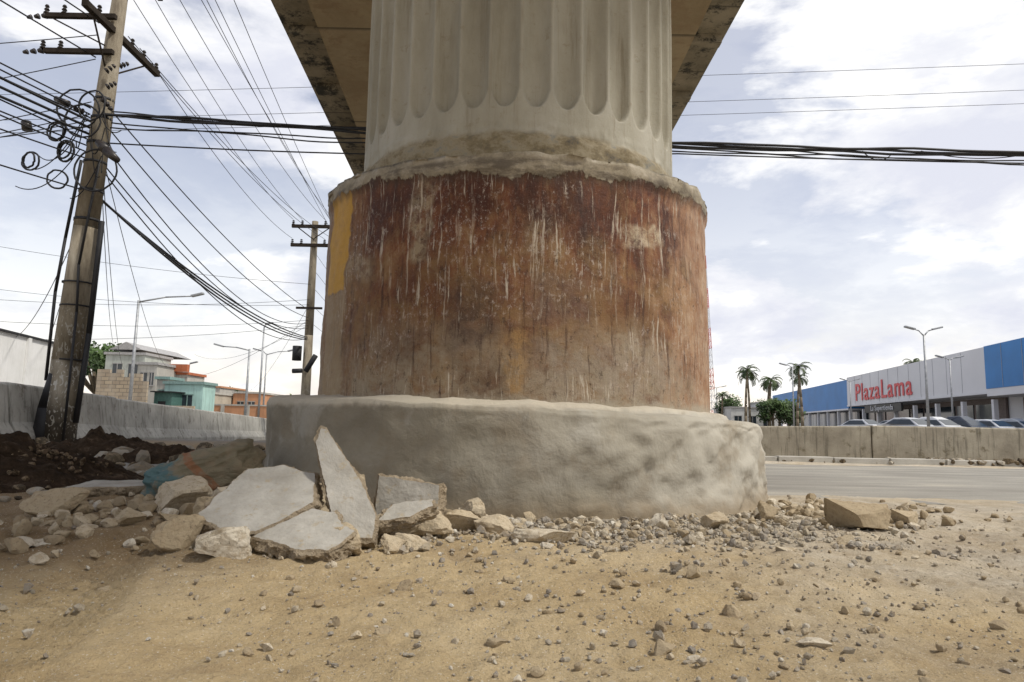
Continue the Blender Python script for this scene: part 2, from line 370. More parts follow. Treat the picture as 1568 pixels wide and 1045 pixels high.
prism(d,Lx,lambda y:3.18,6.40,6.66,1)
prism(d,lambda y:Lx(y)+.72,lambda y:2.52,5.95,6.397,0)
prism(d,lambda y:Lx(y)+.004,lambda y:Lx(y)+.24,6.663,7.0,1)
prism(d,lambda y:2.94,lambda y:3.176,6.663,7.0,1)
for y in np.arange(-10,60,1.8):
    d.box(2.523,3.12,y,y+.16,6.27,6.397,1)
    d.box(Lx(y)+.1,Lx(y)+.715,y,y+.16,6.27,6.397,1)
d.obj('box_girder_and_parapets',[M_under,M_wing],deck)

# ---------------- ROCKS
def rock_template(sub,seed,planes=14):
    bm=bmesh.new(); bmesh.ops.create_icosphere(bm,subdivisions=sub,radius=1)
    r=random.Random(seed); pl=[]
    for _ in range(planes):
        n=Vector((r.gauss(0,1),r.gauss(0,1),r.gauss(0,1))).normalized(); pl.append((n,r.uniform(.40,.75)))
    for v in bm.verts:
        for n,dd in pl:
            t=v.co.dot(n)
            if t>dd: v.co-=n*(t-dd)
        if sub>2: 
            v.co*=1+.09*noise.fractal(v.co*2.2+Vector((seed,0,0)),.7,2.1,6)+.03*noise.noise(v.co*12)
    vs=np.array([v.co[:] for v in bm.verts]); fs=np.array([[q.index for q in f.verts] for f in bm.faces]); bm.free()
    return vs,fs
T1=[rock_template(1,i,9) for i in range(16)]
T2=[rock_template(2,i+50,12) for i in range(14)]
T4=[rock_template(4,i+90,11) for i in range(12)]
def scatter(name,items,T,mat,smooth=False):
    VV=[];FF=[];AA=[];off=0
    for (x,y,z,s,sq) in items:
        vs,fs=T[random.randrange(len(T))]
        e=Matrix.Rotation(random.uniform(0,6.28),3,'Z')@Matrix.Rotation(random.gauss(0,.25),3,'X')@Matrix.Diagonal((1,random.uniform(.6,1),sq))@Matrix.Rotation(random.uniform(0,6.28),3,'Y')@Matrix.Rotation(random.uniform(0,6.28),3,'X')
        q=vs@np.array(e).T*s; 
        q[:,2]+= z - q[:,2].min()*.72
        q[:,0]+=x;q[:,1]+=y
        VV.append(q);FF.append(fs+off);off+=len(vs);AA.append(np.full(len(vs),random.random()))
    return npmesh(name,np.concatenate(VV),np.concatenate(FF),[mat],None,smooth,np.concatenate(AA))
def stonemat(name,stops,bs=.8):
    m,g,b=newmat(name); o=g.coord(); a=g.n('ShaderNodeAttribute',{'attribute_name':'tint'}).outputs['Fac']
    c=g.ramp(a,stops)
    c=g.mix(g.mr(g.noise(o,30,7,.75),.45,.65,0,.7),c,(.36,.28,.18))
    c=g.mix(g.mr(g.noise(o,90,5,.75),.54,.66,0,.6),c,(.15,.115,.08))
    setb(g,b,c,.92,g.bump(g.noise(o,60,7,.78),bs,.010),spec=.15); return m
M_gravel=stonemat('gravel_stone',[(0,(.24,.215,.185)),(.35,(.36,.33,.285)),(.7,(.46,.40,.30)),(1,(.62,.59,.52))])
M_rubble=stonemat('rubble_stone',[(0,(.30,.24,.16)),(.4,(.43,.35,.235)),(.75,(.55,.47,.345)),(1,(.66,.61,.51))])
M_darkst=stonemat('dark_rubble',[(0,(.06,.048,.035)),(.5,(.14,.115,.08)),(.8,(.30,.27,.22)),(1,(.46,.43,.37))])
def inb(x,y,r=1.63): return math.hypot(x-CX,y-CY)<r
it=[]
while len(it)<5200:
    d=1.62+abs(random.gauss(0,.46)); th=random.gauss(.14,.42); X=CX+d*math.sin(th); Y=CY-d*math.cos(th)
    if Y<1.3 or inb(X,Y): continue
    s=min(.030,.0056*math.exp(random.gauss(.35,.55)))
    it.append((X,Y,gh(X,Y),s,random.uniform(.55,.95)))
while len(it)<9600:
    Y=.95+3.4*random.random()**1.15; X=random.uniform(-1.0,1.0)*Y*.85
    if inb(X,Y): continue
    if fb(X,Y,1.6)+.45*ss(X,-1,1)<random.uniform(-.25,.6): continue
    s=min(.018,.0024*math.exp(random.gauss(.3,.65)))
    it.append((X,Y,gh(X,Y),s,random.uniform(.55,.95)))
scatter('gravel',it,T1,M_gravel)
it=[]
for _ in range(330):
    th=random.gauss(-.1,.42); d=1.64+abs(random.gauss(0,.28)); X=CX+d*math.sin(th);Y=CY-d*math.cos(th)
    if inb(X,Y,1.64): continue
    it.append((X,Y,gh(X,Y),random.uniform(.012,.036),random.uniform(.5,.9)))
for _ in range(260):
    X=random.gauss(-1.35,.42);Y=random.gauss(2.75,.42)
    if inb(X,Y) or Y<1.9: continue
    it.append((X,Y,gh(X,Y),random.uniform(.012,.048),random.uniform(.5,.9)))
for _ in range(240):
    X=random.gauss(1.75,.38);Y=random.gauss(3.8,.30)
    if inb(X,Y): continue
    it.append((X,Y,gh(X,Y),random.uniform(.012,.045),random.uniform(.5,.9)))
for _ in range(130):
    Y=random.uniform(1.1,2.6); X=random.uniform(-.5,1.0)*Y*.8
    it.append((X,Y,gh(X,Y),random.uniform(.007,.017),random.uniform(.5,.9)))
scatter('small_rubble',it,T2,M_rubble)
it=[]
for _ in range(560):
    X=random.uniform(-7.2,-1.9);Y=random.gauss(7.3,.9)
    if Y<5.2: continue
    it.append((X,Y,gh(X,Y)-.01,random.uniform(.03,.15)*(1 if X<-2.8 else .6),random.uniform(.5,.9)))
for _ in range(240):
    X=random.uniform(-3.6,-1.9);Y=random.uniform(3.0,5.2)
    it.append((X,Y,gh(X,Y),random.uniform(.012,.05),random.uniform(.5,.9)))
scatter('roadside_debris',it,T2,M_darkst)
def rock(name,x,y,sx_,sy,sz,rz,mat,ti,tint=.6,dz=0.,tilt=0):
    vs,fs=T4[ti%len(T4)]
    q=vs*np.array([sx_,sy,sz])/.70*.5
    R=np.array(Matrix.Rotation(rz,3,'Z')@Matrix.Rotation(tilt,3,'Y')); q=q@R.T
    q[:,2]+=gh(x,y)-q[:,2].min()-.012+dz; q[:,0]+=x;q[:,1]+=y
    return npmesh(name,q,fs,[mat],None,False,np.full(len(q),tint))
R=[( -.83,2.03,.16,.12,.085,.3,.95),(-1.33,2.80,.17,.13,.13,.5,.8),(-1.44,2.95,.11,.1,.08,1,.6),(-1.36,2.5,.1,.08,.06,0,.5),(-1.18,2.5,.11,.09,.07,.4,.4),
(-1.72,2.68,.2,.14,.09,.1,.45),(-1.42,2.15,.08,.05,.025,.2,1),
(.13,2.42,.17,.10,.065,.1,.85),(-.06,2.66,.14,.1,.08,.7,.7),(-.20,2.68,.13,.1,.09,.2,.6),(-.32,2.24,.13,.09,.05,.2,.7),(-.14,2.92,.12,.1,.1,0,.7),
(.64,2.42,.07,.06,.05,.2,.9),(.87,3.0,.1,.08,.07,0,.6),(.62,2.9,.08,.06,.06,0,.95),(1.28,3.45,.12,.1,.08,.6,.3),(1.98,3.5,.13,.1,.09,.3,.5),
(-.24,1.68,.03,.025,.028,0,.4),(-.235,1.38,.03,.025,.024,0,.4),(-.015,1.32,.03,.026,.024,0,.3),(1.11,1.6,.04,.03,.03,0,.3),(.57,1.33,.05,.03,.02,0,.9),(.5,1.58,.036,.03,.026,.3,.4),
(.27,1.75,.035,.03,.03,.4,.4),(.74,1.45,.032,.028,.022,.4,.2),(-.98,1.72,.03,.025,.025,0,.3),(.49,1.87,.05,.04,.035,.2,.4),(.28,1.27,.04,.03,.026,.2,.3),(.93,2.35,.06,.05,.03,.2,.8),(1.25,2.6,.06,.05,.04,.2,.6),
(-.95,2.33,.13,.12,.12,.1,.3),(-1.02,2.5,.14,.12,.14,.6,.4),(-.72,2.55,.2,.14,.16,.2,.5),(-.42,2.42,.16,.1,.09,.5,.75),(-.30,2.55,.17,.1,.10,-.3,.6),(-.50,2.12,.13,.1,.09,.3,.55),(-.60,2.66,.11,.10,.18,.3,.5),(-1.1,2.75,.16,.12,.12,.3,.8),(-.62,2.10,.12,.1,.05,.3,.35),(-.36,2.18,.1,.07,.05,1.2,.6),(-.86,2.62,.24,.14,.22,.2,.55),(-1.0,2.14,.12,.1,.09,.5,.3)]
for i,(x,y,a,b_,c_,rz,t) in enumerate(R): rock('concrete_rubble_stone',x,y,a,b_,c_,rz,M_rubble,i,t)
rock('grey_boulder',1.6,3.22,.25,.19,.17,.15,M_rubble,16,.30)
def slab(name,pts,th,seed=0,wav=.009,sides=.020):
    P=[Vector(p) for p in pts]; c=sum(P,Vector())/len(P)
    A=np.array([tuple(p-c) for p in P]); u,s_,vt=np.linalg.svd(A); n=Vector(vt[2])
    ref=Vector((.3,-.6,.8))
    if n.dot(ref)<0: n=-n
    ex=n.orthogonal().normalized(); ey=n.cross(ex)
    poly=[((p-c).dot(ex),(p-c).dot(ey)) for p in P]
    ar=sum(poly[i][0]*poly[(i+1)%len(poly)][1]-poly[(i+1)%len(poly)][0]*poly[i][1] for i in range(len(poly)))
    if ar<0: poly=poly[::-1]
    out=[]
    for i in range(len(poly)):
        a=Vector(poly[i]);b_=Vector(poly[(i+1)%len(poly)]); L=(b_-a).length; k=max(2,int(L/.006))
        nn=Vector((b_.y-a.y,a.x-b_.x)).normalized() if L>0 else Vector((0,0))
        for j in range(k):
            t=j/k; p=a.lerp(b_,t); p+=nn*(wav*noise.fractal(Vector((p.x*12,p.y*12,seed)),.7,2.2,5)+.003*noise.noise(Vector((p.x*90,p.y*90,seed)))); out.append(p)
    N=len(out); K=10; vs=[];fs=[];mi=[]
    cen=sum(out,Vector((0,0)))/N
    rings=20
    for rr in range(1,rings+1):
        f=rr/rings
        for p in out:
            q=cen+(p-cen)*f; z=.004*noise.fractal(Vector((q.x*8,q.y*8,seed)),.8,2,5)-(.005 if rr==rings else 0)
            vs.append(c+ex*q.x+ey*q.y+n*z)
    vs.append(c); ci=len(vs)-1
    for i in range(N): fs.append((ci,i,(i+1)%N)); mi.append(0)
    for rr in range(rings-1):
        for i in range(N):
            a=rr*N+i;b_=rr*N+(i+1)%N; fs.append((a,a+N,b_+N,b_)); mi.append(0 if rr<rings-2 else 1)
    top=(rings-1)*N; base=len(vs)
    for k in range(1,K+1):
        t=k/K
        for p in out:
            dirv=(p-cen).normalized(); bump_=sides*noise.fractal(Vector((p.x*20,p.y*20,t*2.5+seed)),.65,2.2,6)-.012*t+.012*math.sin(t*math.pi)
            q=p+dirv*bump_
            vs.append(c+ex*q.x+ey*q.y-n*(th*t))
    def ringi(k,i): return (top if k==0 else base+(k-1)*N)+i%N
    for k in range(K):
        for i in range(N): fs.append((ringi(k,i),ringi(k+1,i),ringi(k+1,i+1),ringi(k,i+1))); mi.append(1)
    fs.append(tuple(ringi(K,i) for i in range(N))[::-1]); mi.append(1)
    mb=MB(); mb.v=[tuple(v) for v in vs]; mb.f=fs; mb.mi=mi
    return mb.obj(name,[M_conc,M_break])
slab('broken_concrete_slab',[(-.985,2.2,.10),(-.96,2.32,.165),(-.93,2.45,.235),(-.80,2.47,.24),(-.667,2.42,.215),(-.625,2.25,.145),(-.70,2.16,.09),(-.76,2.11,.06),(-.87,2.11,.055)],.09,1)
slab('broken_concrete_slab',[(-.755,2.06,.06),(-.68,2.14,.095),(-.62,2.20,.13),(-.54,2.19,.12),(-.50,2.11,.09),(-.445,2.07,.08),(-.50,1.98,.035),(-.60,1.99,.035)],.065,5)
slab('upright_concrete_shard',[(-.680,2.46,.388),(-.655,2.45,.380),(-.60,2.42,.31),(-.50,2.34,.20),(-.425,2.26,.10),(-.42,2.2,.03),(-.52,2.19,.03),(-.59,2.28,.13),(-.655,2.38,.26),(-.688,2.43,.33)],.06,9,.004,.012)
slab('square_concrete_block',[(-.50,2.56,.045),(-.49,2.60,.205),(-.40,2.585,.195),(-.255,2.57,.175),(-.25,2.54,.03)],.13,13,.005,.012)
slab('flat_concrete_piece',[(-.44,2.3,.075),(-.40,2.40,.12),(-.26,2.42,.14),(-.255,2.38,.12),(-.33,2.32,.09)],.05,17)
slab('flat_concrete_piece',[(-2.2,3.4,.05),(-2.15,3.6,.07),(-1.85,3.62,.08),(-1.8,3.45,.06)],.05,21)

mp,g,b=newmat('dark_soil'); o=g.coord()
c=g.ramp(g.noise(o,9,8,.75),[(.35,(.026,.018,.011)),(.55,(.07,.047,.030)),(.72,(.18,.13,.09))])
setb(g,b,c,.95,g.bump(g.noise(o,30,8,.8),1,.03),spec=.1); M_soil=mp
def mound(name,cx,cy,rx,ry,H,seed):
    N=130; VV=[]
    for j in range(N):
        for i in range(N):
            a=-1.15+2.3*i/(N-1); bb=-1.15+2.3*j/(N-1); r=math.hypot(a,bb)
            X=cx+a*rx;Y=cy+bb*ry
            h=H*max(0,1-r)**.8 if r<1 else 0
            nn=noise.fractal(Vector((X*3,Y*3,2+seed)),.8,2.1,6)
            z=slow(X,Y)-.03+h*(1+.35*nn)+.035*nn*(1 if r<.95 else 0)+.02*noise.fractal(Vector((X*14,Y*14,5)),.7,2,4)
            VV.append((X,Y,z if r<1.1 else slow(X,Y)-.08))
    idx=np.arange(N*N).reshape(N,N)
    npmesh(name,np.array(VV),np.stack([idx[:-1,:-1],idx[:-1,1:],idx[1:,1:],idx[1:,:-1]],-1).reshape(-1,4),[M_soil])
mound('soil_pile',-3.15,4.1,1.0,.85,.30,0)
mound('soil_pile',-4.1,7.0,.85,.6,.26,5); mound('soil_pile',-5.4,6.6,.8,.6,.24,9); mound('soil_pile',-3.2,6.6,.5,.4,.16,3)
M_clod=stonemat('soil_clod',[(0,(.03,.02,.012)),(.6,(.09,.062,.038)),(1,(.19,.14,.10))])
it=[]
for _ in range(800):
    r=abs(random.gauss(0,.6)); t=random.uniform(0,6.28); X=-3.15+r*math.cos(t);Y=4.1+r*math.sin(t)*.85
    rr=r/.97; z=.30*max(0,1-rr)**.8 if rr<1 else 0
    it.append((X,Y,z-.02,random.uniform(.008,.030),.8))
scatter('soil_clods',it,T2,M_clod)

m,g,b=newmat('printed_sack'); o=g.coord(); s=g.sep(o)
nz=g.noise(o,6,6,.6,.5)
c=g.ramp(nz,[(.35,(.19,.155,.10)),(.6,(.31,.26,.185))])
c=g.mix(g.mr(g.m('ADD',s[0],g.m('MULTIPLY',nz,.2)),.03,.0),c,(.10,.17,.175))
c=g.mix(g.mr(g.m('ADD',g.m('MULTIPLY',s[0],.8),g.m('ADD',s[2],g.m('MULTIPLY',nz,.3))),.10,.14,0,1),c,(.21,.185,.125))
c=g.mix(g.m('MULTIPLY',g.mr(g.m('ABSOLUTE',g.m('ADD',g.m('SUBTRACT',s[0],.03),g.m('MULTIPLY',s[2],.9))),.03,.018),.7),c,(.30,.12,.055))
c=g.mix(g.mr(g.noise(o,13,7,.7),.46,.62,0,.75),c,(.25,.20,.135))
setb(g,b,c,.85,g.bump(g.noise(g.map(o,(1,1,2.5)),7,6,.6,1.5),.8,.03),spec=.15)
bm=bmesh.new(); bmesh.ops.create_icosphere(bm,subdivisions=5,radius=1)
for v in bm.verts:
    p=v.co.copy(); sg=lambda t,e: math.copysign(abs(t)**e,t)
    q=Vector((sg(p.x,.7)*.27,sg(p.y,.8)*.19,sg(p.z,.75)*.125))
    f=noise.fractal(p*1.8,.8,2,5); ridg=abs(noise.noise(p*3.1+Vector((3,1,2))))
    q*=1+.16*f-.16*ridg; q.z+=.03*math.sin(p.x*3)
    q.z=max(q.z,-.09+.01*f); v.co=q
me=bpy.data.meshes.new('cement_sack'); bm.to_mesh(me); bm.free(); me.materials.append(m)
me.polygons.foreach_set('use_smooth',[True]*len(me.polygons))
sk=link(bpy.data.objects.new('cement_sack',me)); sk.location=(-1.50,3.45,.13); sk.rotation_euler=(0.1,-.12,.2)

# ---------------- LEFT BARRIER
def barrier(name,pts,hgts,mat,prof,seglen=3.0,gap=.015):
    mb=MB()
    for (a,ha),(b_,hb) in zip(zip(pts[:-1],hgts[:-1]),zip(pts[1:],hgts[1:])):
        A=Vector(a);B=Vector(b_); L=(B-A).length; k=max(1,int(L/seglen)); dirv=(B-A).normalized(); nrm=Vector((dirv.y,-dirv.x,0)).normalized()
        for i in range(k):
            p=A.lerp(B,i/k)+dirv*gap; q=A.lerp(B,(i+1)/k)-dirv*gap; h0=ha+(hb-ha)*i/k; h1=ha+(hb-ha)*(i+1)/k
            j=random.uniform(-.012,.012)
            vs=[]
            for P_,h_ in ((p,h0),(q,h1)):
                for (wd,zz) in prof: vs.append(P_+nrm*(wd+j)+Vector((0,0,zz*h_+j)))
            n=len(prof); fs=[(x,(x+1)%n,n+(x+1)%n,n+x) for x in range(n)]+[tuple(range(n))[::-1],tuple(range(n,2*n))]
            mb.add(vs,fs)
    o=mb.obj(name,mat,None,False,.012); return o
jp=[(-.28,-.1),(-.28,.12),(-.16,.36),(-.09,.97),(-.06,1),(.06,1),(.09,.97),(.16,.36),(.28,.12),(.28,-.1)]
barrier('concrete_road_barrier',[(-6.3,5.2,0),(-6.93,9.3,0),(-9.7,27,-.36),(-15,60,-.36)],[.85,.83,.82,.82],M_barrier,jp)
M_wall=weathered('low_wall_concrete',(.26,.23,.18),(.42,.38,.30),2.2,.9,.5,.01,(.20,.17,.115),.6)
wp=[(-.11,-.1),(-.11,.98),(-.09,1.0),(.09,1.0),(.11,.98),(.11,-.1)]
barrier('low_concrete_wall',[(-1.5,11.6,-.05),(3.2,11.05,-.05),(5.6,10.75,-.05),(14,9.95,-.05),(40,8.6,-.05)],[.49,.49,.54,.54,.54],M_wall,wp,2.4,.004)
kb=MB()
for i in range(60):
    x=1.5+i*.8; kb.box(x,x+.79,10.22-.03*x*.9-.1,10.22-.03*x*.9+.08,-.12,.02+random.uniform(-.006,.006))
kb.obj('road_kerb',weathered('kerb_concrete',(.36,.34,.30),(.5,.48,.43),3),None,False,.01)
it=[]
for _ in range(300):
    X=random.uniform(2.5,9.5);Y=10.25-.04*X+random.gauss(.15,.12); it.append((X,Y,-.05,random.uniform(.015,.06),.7))
for _ in range(120):
    X=random.gauss(6.6,.35);Y=10.05+random.gauss(.1,.1); it.append((X,Y,-.03,random.uniform(.02,.08),.7))
for _ in range(8): it.append((7.4+random.gauss(0,.25),9.95,-.03,random.uniform(.06,.12),.7))
scatter('wall_foot_debris',it,T2,M_darkst)

# ---------------- UTILITY POLES AND CABLES
m,g,b=newmat('pole_concrete'); o=g.coord(); s=g.sep(o)
c=g.ramp(g.noise(g.map(o,(3,3,.6)),2,9,.72),[(.33,(.13,.105,.075)),(.5,(.24,.205,.15)),(.7,(.38,.34,.27))])
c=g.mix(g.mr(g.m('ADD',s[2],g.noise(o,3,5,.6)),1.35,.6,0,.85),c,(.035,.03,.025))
c=g.mix(g.m('MULTIPLY',g.mr(g.noise(g.map(o,(9,9,5)),2,3,.5,1.5),.58,.62),g.mr(s[2],2.2,1.6)),c,(.45,.43,.38))
setb(g,b,c,.9,g.bump(g.noise(o,20,6,.7),.5,.01)); M_pole=m
M_wood=plain('crossarm_timber',(.035,.028,.022),.85,spec=.1)
M_ins=plain('insulator_ceramic',(.03,.024,.022),.4)
P1=group('utility_pole',(-6.54,10,0))
mb=MB()
pts=[(0,0,-.1),(.02,0,1.2),(.10,0,3.2),(.28,0,6.9),(.35,0,8.8)]; rs=[.225,.205,.17,.108,.09]
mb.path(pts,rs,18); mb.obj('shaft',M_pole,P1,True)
mb=MB()
mb.path([(-.16,-.1,-.1),(-.14,-.08,.5),(-.06,-.12,1.0)],[.16,.13,.08],10)
mb.path([(.26,-.05,.3),(.33,-.05,1.6),(.36,-.05,3.3)],[.04,.04,.04],8)
mb.path([(.20,-.2,.0),(.20,-.18,1.9),(.17,-.19,2.6),(.30,-.15,4.2)],[.018]*4,6)
mb.path([(-.2,-.1,.9),(-.16,-.15,2.2),(-.08,-.17,3.0),(.04,-.17,4.2)],[.022]*4,6)
for z in (3.3,3.75,4.2,4.5,4.9,5.2):
    mb.cyl((.1+.045*(z-3.2),0,z),(.1+.045*(z-3.2),0,z+.04),.178-.017*(z-3.3),n=14)
for zz in (2.0,2.35,1.2): mb.cyl((.06,0,zz),(.06,0,zz+.02),.208,n=16)
mb.obj('strapped_conduits',M_dark,P1,True)
mb=MB()
mb.box(.23,.32,-.8,1.25,6.28,6.37); mb.box(.26,.34,-.7,1.1,7.6,7.70)
mb.box(-.75,.35,-.20,-.13,6.47,6.54); mb.box(-.7,.35,-.19,-.12,5.90,5.97); mb.box(-.4,1.1,-.16,-.1,7.75,7.84)
mb.cyl((-.6,-.17,6.45),(.2,-.14,6.05),.012); mb.cyl((.27,-.6,6.3),(.22,-.1,5.7),.014); mb.cyl((.27,.9,6.3),(.22,.1,5.7),.014)
mb.obj('crossarms',M_wood,P1)
mb=MB()
def insul(mb,p,L=.16,r=.045,ax=(0,0,1)):
    p=Vector(p);ax=Vector(ax)
    for i in range(3): mb.cyl(p+ax*(L*i/3),p+ax*(L*(i+.55)/3),r*(1-.12*i),r*.6*(1-.12*i),10)
for y in (-.75,-.45,.45,.8,1.2): insul(mb,(.27,y,6.37)); 
for x in (-.72,-.45): insul(mb,(x,-.17,6.54)); insul(mb,(x,-.17,5.97),.14)
insul(mb,(-.72,-.17,6.5),.34,.05,(-1,0,-.12)); insul(mb,(-.72,-.17,5.93),.34,.05,(-1,0,-.12))
insul(mb,(.36,-.3,5.1),.3,.05,(.5,.1,-.6)); insul(mb,(.34,-.2,5.35),.25,.05,(.6,0,.3)); insul(mb,(-.0,-.2,4.95),.25,.05,(-.6,0,.25))
insul(mb,(.3,-.2,5.6),.25,.05,(.6,0,.45)); insul(mb,(.32,.1,5.85),.25,.05,(.6,0,.2))
mb.path([(.32,-.25,4.45),(.52,-.35,4.28),(.72,-.4,4.12)],[.05,.075,.045],10)
mb.path([(-.75,-.3,4.72),(-.72,-.3,4.60)],[.07,.07],10)
mb.path([(-.35,-.3,5.1),(-.15,-.3,5.02)],[.04,.05],10)
mb.obj('insulators_and_splices',M_ins,P1,True)
def curveobj(name,splines,r,mat,parent=None,cyc=False):
    cu=bpy.data.curves.new(name,'CURVE'); cu.dimensions='3D'; cu.bevel_depth=r; cu.bevel_resolution=1
    for pts in splines:
        s=cu.splines.new('POLY'); s.points.add(len(pts)-1)
        for q,p in zip(s.points,pts): q.co=(p[0],p[1],p[2],1)
        s.use_cyclic_u=cyc
    cu.materials.append(mat); return link(bpy.data.objects.new(name,cu),parent)
def loop(c,r,tilt=0,n=28,wob=.06):
    return [(c[0]+r*math.cos(t)*math.cos(tilt),c[1]+r*math.cos(t)*math.sin(tilt)+random.uniform(-.01,.01),c[2]+r*math.sin(t)*(1+wob)) for t in [2*math.pi*i/n for i in range(n)]]
lp=[]
for c_,r in (((-.10,-.3,4.28),.15),((-.12,-.33,4.3),.13),((-.11,-.31,4.27),.14),((-.27,-.32,4.58),.14),((-.26,-.33,4.57),.12),((-.62,-.3,4.12),.13),((-.63,-.32,4.13),.11),((.2,-.3,5.0),.22),((.1,-.32,4.75),.24),((-.2,-.3,3.85),.13),((.35,-.3,4.0),.30),((.0,-.3,4.95),.28)):
    lp.append(loop(c_,r,random.uniform(-.4,.4)))
curveobj('cable_coils',lp,.014,M_dark,P1,True)
P2=group('utility_pole',(-7.8,26,-.36))
mb=MB(); mb.path([(0,0,-.1),(0,0,4),(0,0,8.5)],[.19,.16,.12],14); mb.obj('shaft',M_pole,P2,True)
mb=MB(); mb.box(-.85,.85,-.2,-.1,8.2,8.32); mb.box(-.85,.85,-.2,-.1,7.45,7.57); mb.box(-.5,.5,-.2,-.12,5.0,5.08)
mb.cyl((-.6,-.15,8.2),(0,-.15,7.75),.02); mb.cyl((.6,-.15,8.2),(0,-.15,7.75),.02); mb.obj('crossarms',M_wood,P2)
mb=MB()
for x in (-.8,-.45,.45,.8): insul(mb,(x,-.15,8.32),.2,.07); insul(mb,(x,-.15,7.57),.2,.07)
mb.cyl((-.32,-.3,3.0),(-.32,-.3,3.55),.17,.17,14); mb.cyl((.05,-.3,2.6),(.42,-.4,3.2),.10,.10,10); mb.cyl((-.45,-.3,2.6),(-.1,-.3,2.62),.09)
mb.obj('transformer_and_insulators',M_dark,P2,True)
CB=group('overhead_cables')
def cat(a,b_,sag,n=28):
    a=Vector(a);b_=Vector(b_); return [tuple(a.lerp(b_,i/n)-Vector((0,0,sag*4*(i/n)*(1-i/n)))) for i in range(n+1)]
thick=[];midw=[];thin=[]
px,py=-6.35,10
def wig(sp_,k,a=.014): return [(x,y+.015*math.sin(x*4+k*2),z+a*math.sin(x*2.3+k*1.7)) for x,y,z in sp_]
for k in range(3):
    thick.append(wig(cat((px,py-.1,4.98-.02*k),(22,10+.05*k,5.12-.02*k),.37+.005*k,80),k))
midw.append(wig(cat((px,py,4.80),(3.5,10.1,4.71),.04,40)+cat((3.5,10.1,4.71),(22,10.1,5.0),.33,60)[1:],3))
midw.append(cat((px,py,4.55),(2.5,10.1,4.60),.10,40)+cat((2.5,10.1,4.60),(22,10.1,5.03),.20,60)[1:])
midw.append(wig(cat((px,py,5.05),(0,10.1,4.77),.05,40)+cat((0,10.1,4.77),(22,10.1,5.03),.30,60)[1:],5))
midw.append(wig(cat((px,py,4.90),(1.5,10.15,4.70),.14,40)+cat((1.5,10.15,4.70),(22,10.1,5.03),.28,60)[1:],7))
thin.append(cat((5.3,10,4.66),(5.75,10,4.62),.12,10)); thin.append(cat((6.2,10,4.68),(7.9,10,4.68),.10,16))
for z0,z1,yy in ((10.9,13.05,22),(10.0,12.1,22),(9.7,11.75,22.3)): thin.append(cat((-26,yy,z0-.1),(22,yy,z1+.25),.15,40))
q=(-7.8,25.8)
for k in range(3): thick.append(cat((px-.1+.05*k,py,3.80-.03*k),(q[0],q[1],3.55-.05*k),.35+.06*k))
for z0,z1,s_ in ((4.3,3.9,.8),(4.6,4.1,.9),(4.9,4.3,.5),(4.2,3.5,.9),(5.2,4.6,.3)): midw.append(cat((px,py,z0),(q[0],q[1],z1),s_))
for y_,x2,z0,z1 in ((.8,.8,6.55,7.4),(1.2,-.8,6.5,7.4),(.45,.45,6.55,7.4)): thin.append(cat((px,py+y_,z0),(q[0]+x2,q[1],z1),.35))
for x0,x2,z0,z1 in ((1.1,.8,7.95,8.15),(.6,.45,7.95,8.15),(.2,-.45,7.95,8.15),(-.2,-.8,7.95,8.15)):
    thin.append(cat((px+x0-.2,py,z0),(q[0]+x2,q[1],z1),.4)); thin.append(cat((px+x0-.2,py,z0),(-4.9+x0,-8,8.2),.4))
for x0 in (-4.1,-3.6,-4.7): thin.append(cat((x0,0,8.4),(q[0]+.8,q[1],7.5+random.uniform(0,.6)),.3))
for k in range(3): thick.append(cat((px-.1,py,4.85-.1*k),(-9.6,-6,4.9-.35*k),.25,30))
for z0,z1 in ((5.1,5.6),(4.5,4.1),(4.3,3.6),(5.93,6.3),(6.5,7.0),(4.6,4.9),(4.95,5.0),(3.8,3.4),(4.4,4.6),(5.0,5.3)): midw.append(cat((px-.2,py,z0),(-9.9+random.uniform(-.6,.6),-6,z1),.3,30))
for z0,z1 in ((6.3,8.),(5.9,7.3),(5.2,6.2),(4.8,4.4),(5.0,5.0),(4.9,5.6)): thin.append(cat((px-.2,py,z0),(-30,14+random.uniform(-3,3),z1),.6,30))
for a,b_,s_ in (((px,py,4.3),(-13,19,2.4),.3),((px,py,3.9),(-12.5,17,2.3),.5),((px,py,4.6),(-26,46,3.6),1.0),((px,py,4.5),(-29,50,5.5),1.2),((px,py,4.5),(-27,54,4.4),1.),((q[0],q[1],4.2),(-23,48,3.2),.5),((q[0],q[1],4.8),(-29,75,3.4),.8),((q[0],q[1],4.0),(-28,60,6),.8),((-30,20,5.0),(q[0],q[1],4.2),1.0),((-30,24,5.8),(q[0],q[1],5.),.8),((-30,16,3.9),(q[0],q[1],4.0),1.2),((-34,22,9.5),(q[0],q[1],5.6),.8),((-34,26,8),(q[0],q[1],4.8),1.1)):
    thin.append(cat(a,b_,s_))
for i in range(5): thin.append(cat((q[0],q[1],4.2+.7*i),(-12,70,5.5+.6*i),.5))
for i in range(10):
    a=(px+random.uniform(-.2,.2),py-.2,random.uniform(4.2,5.2)); thin.append(cat(a,(a[0]+random.uniform(-.9,.7),py-.2,a[2]-random.uniform(.2,.9)),random.uniform(.05,.35),14))
curveobj('trunk_cables',thick,.019,M_dark,CB); curveobj('service_cables',midw,.011,M_dark,CB); curveobj('thin_wires',thin,.0075,M_dark,CB)

